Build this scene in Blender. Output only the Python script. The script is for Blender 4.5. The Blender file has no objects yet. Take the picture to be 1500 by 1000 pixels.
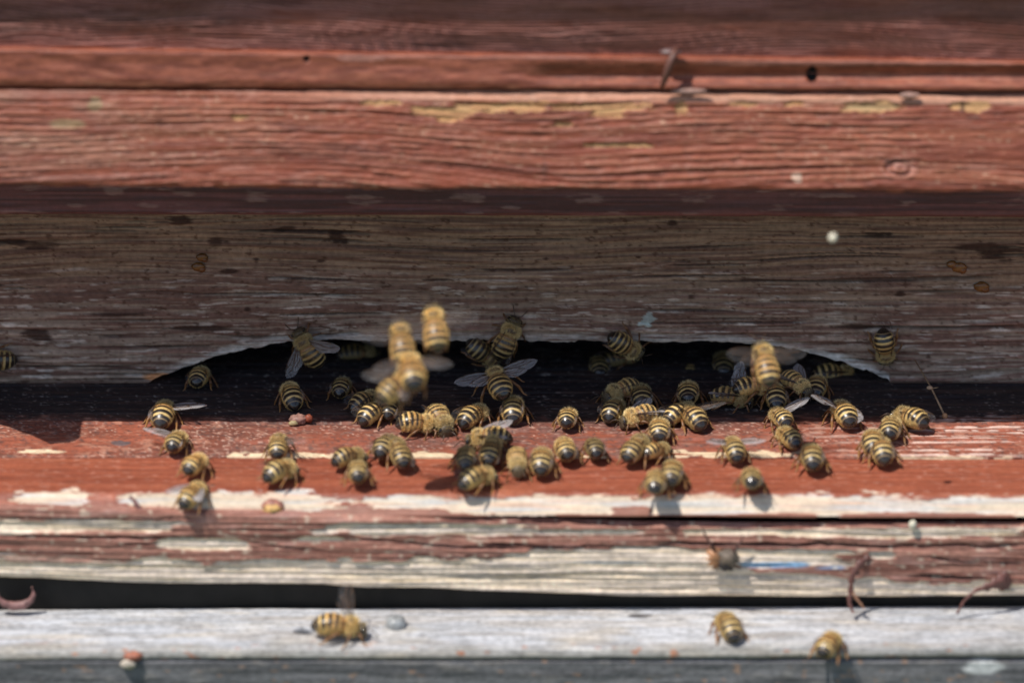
import bpy, math, random
import numpy as np
from mathutils import Vector, Matrix

SC = bpy.context.scene
COL = SC.collection
MM = 0.001                      # everything is modelled in millimetres and stored in metres

# ------------------------------------------------------------------ camera
PITCH = math.radians(22.0)
DIST = 1200.0
F = 7.9 * DIST                  # focal length in pixels of the 1500 px wide photograph
FW = np.array([0, math.cos(PITCH), -math.sin(PITCH)])
UP = np.array([0, math.sin(PITCH), math.cos(PITCH)])
TGT = np.array([0, 0, 8.46])
CAM = TGT - DIST * FW

cam_d = bpy.data.cameras.new('camera')
cam = bpy.data.objects.new('camera', cam_d)
COL.objects.link(cam)
cam.location = Vector(CAM * MM)
cam.rotation_euler = (math.pi / 2 - PITCH, 0, 0)
cam_d.lens = 36.0 * F / 1500.0
cam_d.sensor_width = 36.0
cam_d.clip_start = 0.05
cam_d.clip_end = 2000
cam_d.dof.use_dof = True
cam_d.dof.focus_distance = (DIST - 10) * MM
cam_d.dof.aperture_fstop = 8.0
SC.camera = cam

# ------------------------------------------------------------------ sky, sun, exposure
SUNV = Vector((-0.42, -0.30, 1.0)).normalized()     # towards the sun
w = bpy.data.worlds.new('World'); SC.world = w; w.use_nodes = True
nt = w.node_tree
bg = nt.nodes['Background']
sky = nt.nodes.new('ShaderNodeTexSky'); sky.sky_type = 'NISHITA'; sky.sun_disc = False
sky.sun_elevation = math.asin(SUNV.z)
sky.sun_rotation = math.atan2(SUNV.x, SUNV.y)
nt.links.new(sky.outputs[0], bg.inputs[0]); bg.inputs[1].default_value = 0.12
sd = bpy.data.lights.new('sun', 'SUN'); sd.energy = 4.0; sd.angle = math.radians(0.5); sd.color = (1.0, 0.95, 0.88)
so = bpy.data.objects.new('sun', sd); COL.objects.link(so)
so.rotation_euler = SUNV.to_track_quat('Z', 'Y').to_euler(); so.location = (-0.4, -0.4, 1)
SC.view_settings.view_transform = 'Standard'
SC.view_settings.look = 'None'
SC.view_settings.exposure = 0.0
SC.view_settings.gamma = 1.0
SC.cycles.max_bounces = 8
SC.cycles.transparent_max_bounces = 12

# ------------------------------------------------------------------ helpers: rays, noise, meshes
def ray(px, py):
    d = FW + np.array([1, 0, 0]) * (px - 750) / F + UP * (500 - py) / F
    return d
def hit_z(px, py, z):
    d = ray(px, py); t = (z - CAM[2]) / d[2]; return CAM + d * t
def hit_y(px, py, y):
    d = ray(px, py); t = (y - CAM[1]) / d[1]; return CAM + d * t
def zrow(row, y): return hit_y(750, row, y)[2]
def yrow(row, z): return hit_z(750, row, z)[1]
def project(X, Y, Z):
    dx = X - CAM[0]; dy = Y - CAM[1]; dz = Z - CAM[2]
    dep = dy * FW[1] + dz * FW[2]
    return 750 + F * dx / dep, 500 - F * (dy * UP[1] + dz * UP[2]) / dep

def _h(ix, iy, seed):
    n = (ix.astype(np.int64) * 374761393 + iy.astype(np.int64) * 668265263 + seed * 974634777) & 0xFFFFFFFF
    n = ((n ^ (n >> 13)) * 1274126177) & 0xFFFFFFFF
    n = n ^ (n >> 16)
    return (n & 0xFFFF) / 65535.0
def vn(x, y, seed=0):
    x0 = np.floor(x); y0 = np.floor(y); fx = x - x0; fy = y - y0
    fx = fx * fx * (3 - 2 * fx); fy = fy * fy * (3 - 2 * fy)
    a = _h(x0, y0, seed); b = _h(x0 + 1, y0, seed); c = _h(x0, y0 + 1, seed); d = _h(x0 + 1, y0 + 1, seed)
    return (a * (1 - fx) + b * fx) * (1 - fy) + (c * (1 - fx) + d * fx) * fy
def fbm(x, y, seed=0, o=4):
    s = 0; a = 0.5; t = 0
    for k in range(o):
        s = s + a * vn(x, y, seed + k * 17); t += a; a *= 0.5; x = x * 2.03 + 7.1; y = y * 2.03 + 3.7
    return s / t
def sst(a, b, x):
    t = np.clip((x - a) / (b - a), 0, 1); return t * t * (3 - 2 * t)
def mix(a, b, m):
    return a * (1 - m[..., None]) + np.asarray(b) * m[..., None]
def lin(r, g, b, k=1.0):
    if g < .7 * r and b < .65 * r: g = g * 1.04 + 2; b = b * 0.99
    return np.array([(c / 255.0) ** 2.2 * k for c in (r, g, b)])
def blob(PX, PY, cx, cy, rx, ry, nz, p=2.0, e=0.08, amp=0.9):
    v = 1 - ((np.abs(PX - cx) / rx) ** p + (np.abs(PY - cy) / ry) ** p) ** (1 / p) + (nz - 0.5) * amp
    return sst(0, e, v)

def tag(o, label=None, cat=None, group=None, kind=None):
    if label: o['label'] = label
    if cat: o['category'] = cat
    if group: o['group'] = group
    if kind: o['kind'] = kind
    return o

def empty(name, loc=(0, 0, 0)):
    o = bpy.data.objects.new(name, None); COL.objects.link(o); o.location = loc
    o.empty_display_size = 0.005
    return o

def grid_mesh(name, P, closed=True, caps=True, rgb=None):
    """P: rows x cols x 3 (mm). rows wrap round when closed."""
    R, Cn, _ = P.shape
    co = (P.reshape(-1, 3) * MM).astype(np.float32)
    r = np.arange(R if closed else R - 1); c = np.arange(Cn - 1)
    rr, cc = np.meshgrid(r, c, indexing='ij')
    r2 = (rr + 1) % R
    q = np.stack([rr * Cn + cc, rr * Cn + cc + 1, r2 * Cn + cc + 1, r2 * Cn + cc], -1).reshape(-1, 4)
    loops = q.ravel(); starts = np.arange(len(q)) * 4; tot = np.full(len(q), 4)
    if caps:
        a = np.arange(R) * Cn; b = a[::-1] + Cn - 1
        loops = np.concatenate([loops, a, b]); starts = np.concatenate([starts, [len(q) * 4, len(q) * 4 + R]])
    me = bpy.data.meshes.new(name)
    me.vertices.add(len(co)); me.vertices.foreach_set('co', co.ravel())
    me.loops.add(len(loops)); me.loops.foreach_set('vertex_index', loops.astype(np.int32))
    me.polygons.add(len(starts)); me.polygons.foreach_set('loop_start', starts.astype(np.int32))
    me.update(calc_edges=True)
    sm = np.ones(len(starts), bool)
    if caps: sm[-2:] = False
    me.polygons.foreach_set('use_smooth', sm)
    if rgb is not None:
        at = me.color_attributes.new('Col', 'FLOAT_COLOR', 'POINT')
        at.data.foreach_set('color', rgb.reshape(-1, 4).astype(np.float32).ravel())
    return me

def put(name, me, mat, parent=None, loc=None):
    o = bpy.data.objects.new(name, me); COL.objects.link(o)
    if mat is not None and len(me.materials) == 0: me.materials.append(mat)
    if parent: o.parent = parent
    if loc is not None: o.location = loc
    return o

# ------------------------------------------------------------------ materials
def new_mat(name):
    m = bpy.data.materials.new(name); m.use_nodes = True
    return m, m.node_tree.nodes, m.node_tree.links, m.node_tree.nodes['Principled BSDF']

def wood_mat(name, fibre=(90, 900, 900), bump=0.35, var=0.22, spec=0.4, bdist=0.00012):
    m, N, L, B = new_mat(name)
    a = N.new('ShaderNodeAttribute'); a.attribute_name = 'Col'
    tc = N.new('ShaderNodeTexCoord')
    mp = N.new('ShaderNodeMapping'); mp.inputs['Scale'].default_value = fibre
    L.new(tc.outputs['Object'], mp.inputs[0])
    n1 = N.new('ShaderNodeTexNoise'); n1.inputs['Scale'].default_value = 1.0; n1.inputs['Detail'].default_value = 6; n1.inputs['Roughness'].default_value = 0.65
    L.new(mp.outputs[0], n1.inputs['Vector'])
    n2 = N.new('ShaderNodeTexNoise'); n2.inputs['Scale'].default_value = 900.0; n2.inputs['Detail'].default_value = 4
    L.new(tc.outputs['Object'], n2.inputs['Vector'])
    mr = N.new('ShaderNodeMapRange'); mr.inputs[1].default_value = 0.25; mr.inputs[2].default_value = 0.75
    mr.inputs[3].default_value = 1 - var; mr.inputs[4].default_value = 1 + var
    L.new(n1.outputs[0], mr.inputs[0])
    mr2 = N.new('ShaderNodeMapRange'); mr2.inputs[1].default_value = 0.25; mr2.inputs[2].default_value = 0.75
    mr2.inputs[3].default_value = 1 - var * 0.7; mr2.inputs[4].default_value = 1 + var * 0.7
    L.new(n2.outputs[0], mr2.inputs[0])
    mu = N.new('ShaderNodeMath'); mu.operation = 'MULTIPLY'; L.new(mr.outputs[0], mu.inputs[0]); L.new(mr2.outputs[0], mu.inputs[1])
    vm = N.new('ShaderNodeVectorMath'); vm.operation = 'SCALE'; L.new(a.outputs['Color'], vm.inputs[0]); L.new(mu.outputs[0], vm.inputs['Scale'])
    L.new(vm.outputs[0], B.inputs['Base Color']); L.new(a.outputs['Alpha'], B.inputs['Roughness'])
    ad = N.new('ShaderNodeMath'); ad.operation = 'ADD'; L.new(n1.outputs[0], ad.inputs[0]); L.new(n2.outputs[0], ad.inputs[1])
    bp = N.new('ShaderNodeBump'); bp.inputs['Strength'].default_value = bump; bp.inputs['Distance'].default_value = bdist
    L.new(ad.outputs[0], bp.inputs['Height']); L.new(bp.outputs[0], B.inputs['Normal'])
    B.inputs['Specular IOR Level'].default_value = spec
    return m

def flat_mat(name, rgb, rough=0.6, nscale=600, var=0.3, spec=0.4, sss=0.0, bump=0.3):
    m, N, L, B = new_mat(name)
    tc = N.new('ShaderNodeTexCoord')
    n2 = N.new('ShaderNodeTexNoise'); n2.inputs['Scale'].default_value = nscale; n2.inputs['Detail'].default_value = 5
    L.new(tc.outputs['Object'], n2.inputs['Vector'])
    cr = N.new('ShaderNodeValToRGB')
    cr.color_ramp.elements[0].position = 0.3; cr.color_ramp.elements[1].position = 0.7
    cr.color_ramp.elements[0].color = tuple(c * (1 - var) for c in rgb) + (1,)
    cr.color_ramp.elements[1].color = tuple(min(1, c * (1 + var)) for c in rgb) + (1,)
    L.new(n2.outputs[0], cr.inputs[0]); L.new(cr.outputs[0], B.inputs['Base Color'])
    bp = N.new('ShaderNodeBump'); bp.inputs['Strength'].default_value = bump; bp.inputs['Distance'].default_value = 0.0002
    L.new(n2.outputs[0], bp.inputs['Height']); L.new(bp.outputs[0], B.inputs['Normal'])
    B.inputs['Roughness'].default_value = rough; B.inputs['Specular IOR Level'].default_value = spec
    return m

M_PAINT = wood_mat('weathered_paint', bump=0.5, var=0.2, spec=0.6)
M_WOOD = wood_mat('weathered_wood', bump=0.9, var=0.35, spec=0.3)
M_LAND = wood_mat('worn_landing', fibre=(200, 700, 700), bump=0.6, var=0.3, spec=0.35)
M_DARK = flat_mat('black_shade_wood', (0.014, 0.013, 0.012), 0.8, 300)  # near-black holds the gap's shade in its colour; also on the rear floor

# ------------------------------------------------------------------ boards
def xs_axis(step=0.3, inner=104, outer=250):
    a = np.arange(-inner, inner + 1e-6, step)
    k = []; x = inner; d = step
    while x < outer:
        d = min(d * 1.12, 4.0); x += d; k.append(x)
    k = np.array(k)
    return np.concatenate([-k[::-1], a, k])
XS = xs_axis()

def resample(pts, step, smooth=0.0):
    pts = np.array(pts, float)
    seg = np.hypot(*(np.diff(pts, axis=0).T)); s = np.concatenate([[0], np.cumsum(seg)])
    n = max(3, int(s[-1] / step) + 1); t = np.linspace(0, s[-1], n)
    q = np.stack([np.interp(t, s, pts[:, 0]), np.interp(t, s, pts[:, 1])], -1)
    if smooth > 0:
        k = int(round(smooth / step)); 
        if k > 0:
            ker = np.hanning(2 * k + 3); ker /= ker.sum(); pad = len(ker) // 2
            e = np.concatenate([q[:1] - (q[1:pad + 1] - q[:1])[::-1], q, q[-1:] - (q[-pad - 1:-1] - q[-1:])[::-1]])
            q = np.stack([np.convolve(e[:, i], ker, 'valid') for i in range(2)], -1)
    return q

def board(name, front, back, fn, mat, parent, step=0.2, smooth=0.5, slope=0.0, xs=XS, wob=None, bottom=None, seed=0, disp_edge=None):
    """front: (y,z) polyline seen from outside, top to bottom; back: (y,z) points closing the section."""
    q = resample(front, step, smooth); n = len(q)
    bk = np.array(back, float).reshape(-1, 2)
    R = n + len(bk); Cn = len(xs)
    allp = np.concatenate([q, bk])
    X = np.broadcast_to(xs, (R, Cn)).copy()
    Y = np.broadcast_to(allp[:, :1], (R, Cn)).copy(); Z = np.broadcast_to(allp[:, 1:], (R, Cn)).copy()
    Z += slope * X
    if bottom is not None: X, Y, Z = bottom(X, Y, Z, n)
    if wob is not None: Z += wob(X) ; 
    t = np.gradient(q, axis=0); t /= np.maximum(np.hypot(t[:, 0], t[:, 1])[:, None], 1e-9)
    ny = t[:, 1]; nz = -t[:, 0]
    # outward normal: front runs top->bottom on the camera side, so the normal must face -y / +z
    if (ny * -1 + nz * 0.6).sum() < 0: ny, nz = -ny, -nz
    s = np.concatenate([[0], np.cumsum(np.hypot(*(np.diff(q, axis=0).T)))])
    S = np.broadcast_to(s[:, None], (n, Cn))
    PX, PY = project(X[:n], Y[:n], Z[:n])
    rgb, rough, h = fn(PX, PY, X[:n], S)
    fade = np.ones(n); m = min(4, n // 4)
    fade[:m] = np.linspace(0, 1, m); fade[-m:] = np.linspace(1, 0, m)
    h = h * fade[:, None]
    Y[:n] += ny[:, None] * h; Z[:n] += nz[:, None] * h
    C = np.zeros((R, Cn, 4)); C[:n, :, :3] = rgb; C[:n, :, 3] = rough
    half = n + len(bk) // 2
    C[n:half] = C[n - 1]; C[half:] = C[0]
    me = grid_mesh(name, np.stack([X, Y, Z], -1), True, True, C)
    return put(name, me, mat, parent)

def grain(X, S, seed, freq=1.2, warp=2.0, wx=0.02, sharp=1.0):
    """growth-ring relief: 0..1 ridges running along the board"""
    W = S + warp * (fbm(X * wx, S * 0.06, seed, 3) - 0.5) * 4
    g = vn(X * 0.03, W * freq, seed + 5) * 0.6 + vn(X * 0.06, W * freq * 2.3, seed + 9) * 0.4
    return g, W

HIVE = empty('beehive', (0, 0, -0.4))
tag(HIVE, 'weathered red-painted wooden beehive with peeling boards, low arched entrance and landing board', 'beehive')
class _P: pass
def hive_fix():
    for o in list(HIVE.children): o.location.z += 0.4

# ---- upper wall
def f_wall(PX, PY, X, S):
    g, W = grain(X, S, 11, 0.9, 1.5, 0.022)
    rip = np.abs(np.sin((W * 1.0 + 1.6 * fbm(X * 0.05, S * 0.25, 13, 3)) * 5.4))
    rip = rip ** 2 * (0.5 + 0.9 * vn(X * 0.08, S * 0.3, 15))
    base = lin(118, 68, 60) * np.ones(PX.shape + (1,))
    base = mix(base, lin(82, 48, 42), sst(0.4, 0.75, fbm(X * 0.02, S * 0.15, 17)))
    base = mix(base, lin(150, 84, 66), sst(0.5, 0.8, fbm(X * 0.03, S * 0.2, 19)) * 0.5)
    base = mix(base, lin(180, 134, 126), rip * 0.7 * sst(0.25, 0.6, fbm(X * 0.1, S * 1.2, 21)))
    base = mix(base, lin(175, 150, 140), sst(0.80, 0.95, vn(X * 0.35, S * 2.3, 23)) * 0.15)
    rough = 0.42 + 0.2 * fbm(X * 0.1, S, 25)
    base = base * np.array((1.12, .84, .74))
    h = rip * 0.4 + (g - 0.5) * 0.2
    return base, rough, h
yw = -25.5
zw = zrow(77, yw)
board('wall_board', [(yw, zrow(-130, yw)), (yw, zw - 4.5)], [(20, zw - 4.5), (20, zrow(-130, yw))], f_wall, M_PAINT, HIVE, slope=-0.0060, seed=1, smooth=0)
ztop = zrow(-130, yw)
# ---- lip moulding
def f_lip(PX, PY, X, S):
    nz = fbm(X * 0.12, S * 0.6, 31)
    right = sst(740, 840, PX + (nz - .5) * 60)
    base = mix(lin(160, 94, 80) * np.ones(PX.shape + (1,)), lin(130, 72, 62), sst(0.3, 0.7, fbm(X * .3, S * 1.6, 34)))
    base = mix(base, lin(190, 130, 112), sst(0.6, 0.8, fbm(X * 0.25, S * 2.0, 33)) * 0.6 * sst(90, 130, PY))
    edge = blob(PX, PY, 530, 86, 38, 4, nz, 4) + blob(PX, PY, 1300, 93, 240, 3.5, nz, 4) * 0.5 + blob(PX, PY, 700, 84, 200, 3, nz, 4) * 0.4
    base = mix(base, lin(178, 135, 125), np.clip(edge, 0, 1) * 0.8)
    hole = blob(PX, PY, 1190, 110, 8, 13, nz, 2, 0.1, 0.3) + blob(PX, PY, 449, 87, 4, 5, nz, 2, .1, .3)
    hole = np.clip(hole, 0, 1)
    base = mix(base, (0.004, 0.006, 0.006), hole)
    base = base * np.array((.94, .78, .70))
    h = (fbm(X * 0.15, S * 0.8, 35) - 0.5) * 0.35 - right * 1.5 * np.exp(-((PY - 112) / 11.0) ** 2) - hole * 1.2 + (fbm(X * .6, S * 1.5, 36) - .5) * .12
    return base, 0.45 + 0.2 * nz + hole * .3, h
ylip = -28.4
zl = zrow(131, ylip)
board('lip_moulding', [(yw - 0.1, zrow(76, yw)), (yw - 2.2, zrow(82, yw - 2.2)), (yw - 2.4, zrow(100, yw - 2.4)), (ylip - .2, zrow(120, ylip)), (ylip, zl), (ylip + 3, zl - .1)],
      [(19, zl - .1), (19, zw - 1.6), (yw - 0.1, zw - 1.6)], f_lip, M_PAINT, HIVE, smooth=0.6, slope=-0.0040, bottom=lambda X, Y, Z, n: (X, Y, Z - .0115 * (np.clip(X, -110, 110) + 10) * np.clip((Z - zl) / (zw + 1 - zl), 0, 1)), wob=lambda X: 0.25 * (fbm(X * 0.03, X * 0, 38) - 0.5))
# ---- roof batten (the sunlit plank)
YP = -34.0
zp = zrow(277, YP)
ypt = YP + 4.8
zpt = zrow(140, ypt)
def f_plank(PX, PY, X, S):
    arch = 2.0 * np.exp(-((X + 40) / 45) ** 2) - 1.2 * np.exp(-((X - 5) / 30) ** 2)
    g, W = grain(X, S + arch * (S / 10.0), 41, 0.95, 0.9, 0.014)
    fine = vn(X * 0.12, W * 3.4, 43)
    nz = fbm(X * 0.35, S * 1.4, 45); n2 = fbm(X * 0.06, S * 0.4, 46)
    crack = sst(0.66, 0.86, vn(X * 0.035, W * 2.4, 47)) 
    base = mix(lin(158, 84, 68) * np.ones(PX.shape + (1,)), lin(132, 68, 56), sst(0.3, 0.75, g))
    base = mix(base, lin(176, 112, 94), sst(0.45, 0.75, n2) * 0.5)
    base = mix(base, lin(200, 150, 138), sst(0.62, 0.9, fine) * sst(0.4, 0.7, nz) * 0.6)
    base = mix(base, lin(120, 56, 46), crack * 0.45)
    base = mix(base, lin(150, 122, 108), sst(330, 0, PX) * 0.55 * sst(.25, .7, n2))
    base = mix(base, lin(225, 200, 175), sst(0.74, 0.82, fbm(X * 1.2, S * 3.2, 49, 2)) * 0.6 * sst(0.45, .6, n2))
    # pale top arris
    ar = sst(151, 145, PY + (nz - .5) * 6 - (PX - 750) * 0.006) * sst(250, 700, PX)
    base = mix(base, lin(215, 172, 150), ar * 0.85)
    Y = np.zeros(PX.shape); nc = .45 * nz + .55 * fbm(X * .9, S * 3.0, 50, 3)
    for cx, cy, rx, ry in [(652, 164, 42, 8), (700, 157, 50, 7), (770, 156, 34, 8), (560, 151, 36, 4), (352, 172, 14, 4), (880, 157, 80, 6), (893, 166, 24, 8), (998, 158, 10, 9), (1090, 153, 26, 4),
                           (1275, 157, 50, 8), (1425, 156, 30, 8), (826, 183, 15, 4), (905, 213, 60, 3), (655, 175, 18, 5), (1165, 152, 14, 4)]:
        Y = np.maximum(Y, blob(PX, PY, cx, cy, rx, ry, nc, 3, 0.08, 1.5))
    base = mix(base, lin(218, 184, 134), Y * 0.88 * (.8 + .4 * fine))
    base = mix(base, lin(100, 52, 42), Y * (1 - Y) * 2.5)
    G = np.zeros(PX.shape)
    for cx, cy, rx, ry in [(98, 182, 28, 7), (139, 152, 12, 14), (1275, 157, 44, 6)]:
        G = np.maximum(G, blob(PX, PY, cx, cy, rx, ry, nz, 3, 0.25, 1.0))
    base = mix(base, lin(178, 172, 134), G * 0.6)
    sp = blob(PX, PY, 1168, 260, 9, 8, nz, 2, .2, .8); base = mix(base, lin(235, 215, 200), sp)
    kr = np.hypot((PX - 1318) / 26, (PY - 247) / 15)
    knot = sst(1.15, 0.9, kr)
    base = mix(base, lin(196, 150, 142), knot * sst(0.35, 0.7, np.abs(np.sin(kr * 9 + nz * 3))) * .8)
    base = mix(base, lin(70, 34, 30), blob(PX, PY, 1308, 236, 20, 4, nz) * .8)
    base = mix(base, lin(92, 60, 56), blob(PX, PY, 798, 246, 7, 22, nz, 2, .6) * .6)
    base = mix(base, lin(60, 30, 28), np.clip(blob(PX, PY, 1410, 158, 4, 12, nz) + blob(PX, PY, 1425, 172, 14, 2, nz), 0, 1) * .7)
    rg = (.5 + .5 * np.sin(W * 5.2 + 4 * fbm(X * .03, W * .4, 56, 2))) ** 3 * sst(.3, .6, fbm(X * .05, S * .25, 57, 2)) * sst(.25, .55, nz)
    base = mix(base, lin(200, 132, 112), rg * .45)
    wr = fbm(X * .35, W * 5.5, 55, 3); base = base * (np.array((.82, .68, .59)) * (.86 + .28 * wr[..., None]))
    h = rg * .3 + (wr - .5) * .4 + (g - 0.5) * 0.34 + (fine - .5) * 0.16 - crack * 0.25 - Y * 0.4 + Y * (1 - Y) * .5 + (nz - .5) * .12 + knot * (0.35 * np.sin(kr * 7))
    return base, np.clip(0.45 + 0.25 * nz + Y * .2, 0, 1), h
board('roof_batten', [(ypt + 4, zpt + .05), (ypt + 1.1, zpt), (ypt, zpt - .9), (YP, zp + .5), (YP + .3, zp), (YP + 3, zp)], [(6, zp), (16, zp), (16, zpt - 1)], f_plank, M_PAINT, HIVE,
      step=0.18, smooth=0.5, slope=-0.0078, wob=lambda X: 0.3 * (fbm(X * 0.02, X * 0, 48) - 0.5))
# ---- shaded strip under the batten
ys = -5.0
def f_strip(PX, PY, X, S):
    nz = fbm(X * 0.15, S * 0.8, 51); g = vn(X * .05, S * 2.2, 52)
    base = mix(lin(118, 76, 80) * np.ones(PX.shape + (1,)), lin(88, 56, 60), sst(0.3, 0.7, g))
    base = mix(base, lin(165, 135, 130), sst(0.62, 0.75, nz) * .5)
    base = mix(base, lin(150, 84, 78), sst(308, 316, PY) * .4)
    return base, 0.55 + 0 * nz, (nz - .5) * .3 + (g - .5) * .12
board('shade_strip', [(ys + .0, zp + 3), (ys, zrow(314, ys)), (ys + .4, zrow(317, ys)), (ys + 2.5, zrow(317, ys) - .05)], [(-0.4, zrow(317, ys) - .05), (-.4, zp + 3)], f_strip, M_PAINT, HIVE,
      slope=-0.0035)
# ---- entrance board with the arched opening
ARCH = np.array([(217, 561), (235, 551), (250, 545), (300, 527), (350, 513), (400, 504), (432, 499), (520, 498), (700, 499), (900, 500), (1060, 501), (1120, 505), (1180, 515), (1230, 529), (1280, 547), (1303, 558)], float)
AX = np.array([hit_y(a, b, 0)[0] for a, b in ARCH]); AZ = np.array([hit_y(a, b, 0)[2] for a, b in ARCH])
def arch_z(x):
    z = np.interp(x, AX, AZ, left=0.25, right=0.25)
    inside = (x > AX[0]) & (x < AX[-1])
    return np.where(inside, z + 0.9 * (fbm(x * 0.8, x * 0, 60, 4) - 0.5), 0.08)
ztb = zrow(305, 0)
def arch_bottom(X, Y, Z, n):
    zb = arch_z(X)
    t = (Z - 0.0) / ztb                     # 0 at the bottom edge, 1 at the top
    Z2 = zb + (ztb - zb) * t
    return X, Y, Z2
def f_board(PX, PY, X, S):
    Zr = X * 0
    yy = PY
    g, W = grain(X, yy * 0.135, 61, 0.9, 1.0, 0.014)
    fine = vn(X * 0.10, W * 3.2, 63); fine2 = vn(X * 0.22, W * 6.0, 64)
    nz = fbm(X * 0.3, yy * 0.2, 65); n2 = fbm(X * 0.03, yy * 0.03, 66)
    low = sst(380, 460, PY + (n2 - .5) * 90)
    ring = .5 + .5 * np.sin(W * 3.7 + 3 * fbm(X * .03, W * .5, 62, 2)); ring = ring ** 1.5 * (.4 + .6 * low) * sst(.3, .6, vn(X * .02, W * .35, 70))
    base = mix(lin(120, 103, 88) * np.ones(PX.shape + (1,)), lin(94, 77, 68), sst(0.3, 0.8, fine))
    base = mix(base, lin(124, 112, 102), low * .9)
    paint = sst(0.44, 0.62, fine * .6 + n2 * .25 + fine2 * .25 - .04 * (1 - low)) * (0.25 + 0.75 * low)
    base = mix(base, lin(94, 70, 63), paint * .8)
    pale = sst(0.60, 0.78, vn(X * 0.3, W * 4.2, 67)) * sst(.46, .62, nz) * sst(360, 440, PY)
    base = mix(base, lin(165, 160, 154), pale * .75)
    crack = sst(0.76, 0.84, vn(X * 0.03, W * 2.6, 68)) * sst(.3, .5, vn(X * .05, W * .8, 69))
    base = mix(base, lin(38, 26, 25), crack * .7)
    tiny = sst(.72, .8, fbm(X * 1.1, yy * .30, 71, 2)); base = mix(base, lin(66, 42, 36), tiny * .7)
    D = np.zeros(PX.shape); nd = fbm(X * .25, yy * .28, 58, 4)
    for cx, cy, rx, ry in [(50, 357, 48, 9), (15, 352, 40, 5), (320, 351, 15, 11), (332, 354, 9, 5), (493, 348, 12, 15), (505, 354, 8, 6), (262, 322, 16, 9), (415, 336, 14, 5), (335, 397, 16, 4),
                           (1440, 364, 75, 8), (1460, 370, 30, 12), (1283, 343, 22, 6), (1302, 343, 6, 5), (1012, 435, 8, 6), (985, 327, 8, 5), (1318, 432, 8, 6), (64, 495, 15, 10), (50, 488, 22, 8),
                           (935, 376, 5, 3), (1360, 522, 5, 4), (1265, 478, 40, 6), (375, 382, 5, 4), (362, 452, 5, 3), (800, 378, 4, 3), (640, 410, 22, 2.2), (1120, 410, 60, 2.5), (170, 460, 60, 3), (300, 480, 60, 4), (470, 382, 8, 3)]:
        D = np.maximum(D, blob(PX, PY, cx, cy, rx * 1.15, ry * 1.1, nd, 2, .6, 1.7))
    base = mix(base, lin(52, 34, 32), D * .9)
    nq = fbm(X * .9, yy * .3, 59, 3); chip = blob(PX, PY + (PX - 948) * .5, 950, 470, 12, 11, nq, 1.4, .08, 1.6); base = mix(base, lin(140, 152, 152), chip)
    # worn pale edge along the arch
    zz = hit = None
    za = np.interp(PX, ARCH[:, 0], ARCH[:, 1], left=900, right=900)
    de = za - PY
    ed = sst(13, 5, de + (nz - .5) * 14) * (de > -30) * sst(205, 330, PX) * (0.55 + .45 * sst(1180, 1230, PX) + 0.35 * sst(520, 380, PX))
    base = mix(base, lin(176, 178, 176), np.clip(ed, 0, 1) * sst(.25, .5, fine2 * .5 + nz * .5) * .95)
    raw = blob(PX, PY, 232, 552, 24, 7, nz, 2, .3, .8); base = mix(base, lin(190, 128, 92), raw * .8)
    base = mix(base, lin(70, 48, 46), sst(552, 566, PY) * .7)
    base = base * (1.5 + .7 * ring[..., None]) * np.array((1.10, 1.0, .93))
    h = ring * .35 + (g - .5) * .4 + (fine - .5) * .3 - crack * .5 + (nz - .5) * .14 - pale * .06 + chip * .15
    return base, 0.75 + 0 * nz, h
board('entrance_board', [(0, ztb), (0, 0.0)], [(16, 0.0), (16, ztb)], f_board, M_WOOD, HIVE, step=0.2, smooth=0, bottom=arch_bottom)

# ---- landing board
def f_land(PX, PY, X, S):
    nz = fbm(X * 0.5, S * 0.9, 71); n2 = fbm(X * 0.06, S * .12, 72); fine = vn(X * .12, S * 1.9, 73)
    base = mix(lin(156, 84, 70) * np.ones(PX.shape + (1,)), lin(128, 74, 66), sst(.3, .7, n2))
    base = mix(base, lin(190, 132, 118), sst(.55, .75, nz) * .55)
    sp = sst(.66, .76, fbm(X * 2.0, S * 2.4, 74, 2)); base = mix(base, lin(228, 190, 170), sp * .6 * sst(.4, .6, n2 + .1))
    dk = sst(.62, .72, fbm(X * 1.8, S * 2.2, 75, 2)); base = mix(base, lin(84, 70, 68), dk * .6)
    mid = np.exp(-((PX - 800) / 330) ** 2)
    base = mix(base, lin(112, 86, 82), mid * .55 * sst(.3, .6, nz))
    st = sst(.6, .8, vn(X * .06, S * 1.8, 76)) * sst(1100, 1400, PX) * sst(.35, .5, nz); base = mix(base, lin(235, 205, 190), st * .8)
    # trodden dirt at the entrance; its dark tone also paints the shade band
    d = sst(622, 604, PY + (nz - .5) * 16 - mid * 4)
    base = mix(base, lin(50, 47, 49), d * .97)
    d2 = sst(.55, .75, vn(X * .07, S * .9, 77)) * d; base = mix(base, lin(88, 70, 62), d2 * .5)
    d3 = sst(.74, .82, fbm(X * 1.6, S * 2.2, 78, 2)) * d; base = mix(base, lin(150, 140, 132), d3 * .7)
    E = np.zeros(PX.shape)
    for cx, cy, rx, ry in [(425, 667, 95, 5), (630, 667, 45, 7), (1075, 665, 95, 6), (60, 661, 40, 2.5), (1390, 671, 80, 3), (860, 669, 50, 2.5)]:
        E = np.maximum(E, blob(PX, PY, cx, cy, rx, ry, nz, 3, .15, 1.5))
    base = mix(base, lin(236, 212, 176), E * .9)
    base = mix(base, lin(95, 92, 95), blob(PX, PY, 178, 649, 14, 4, nz) * .8)
    g = sst(.72, .85, vn(X * .025, S * 1.1, 79))
    h = (nz - .5) * .3 + (fine - .5) * .16 - g * .35 - E * .1
    return base, np.clip(.5 + .3 * nz, 0, 1), h
yl = yrow(668, 0)
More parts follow.
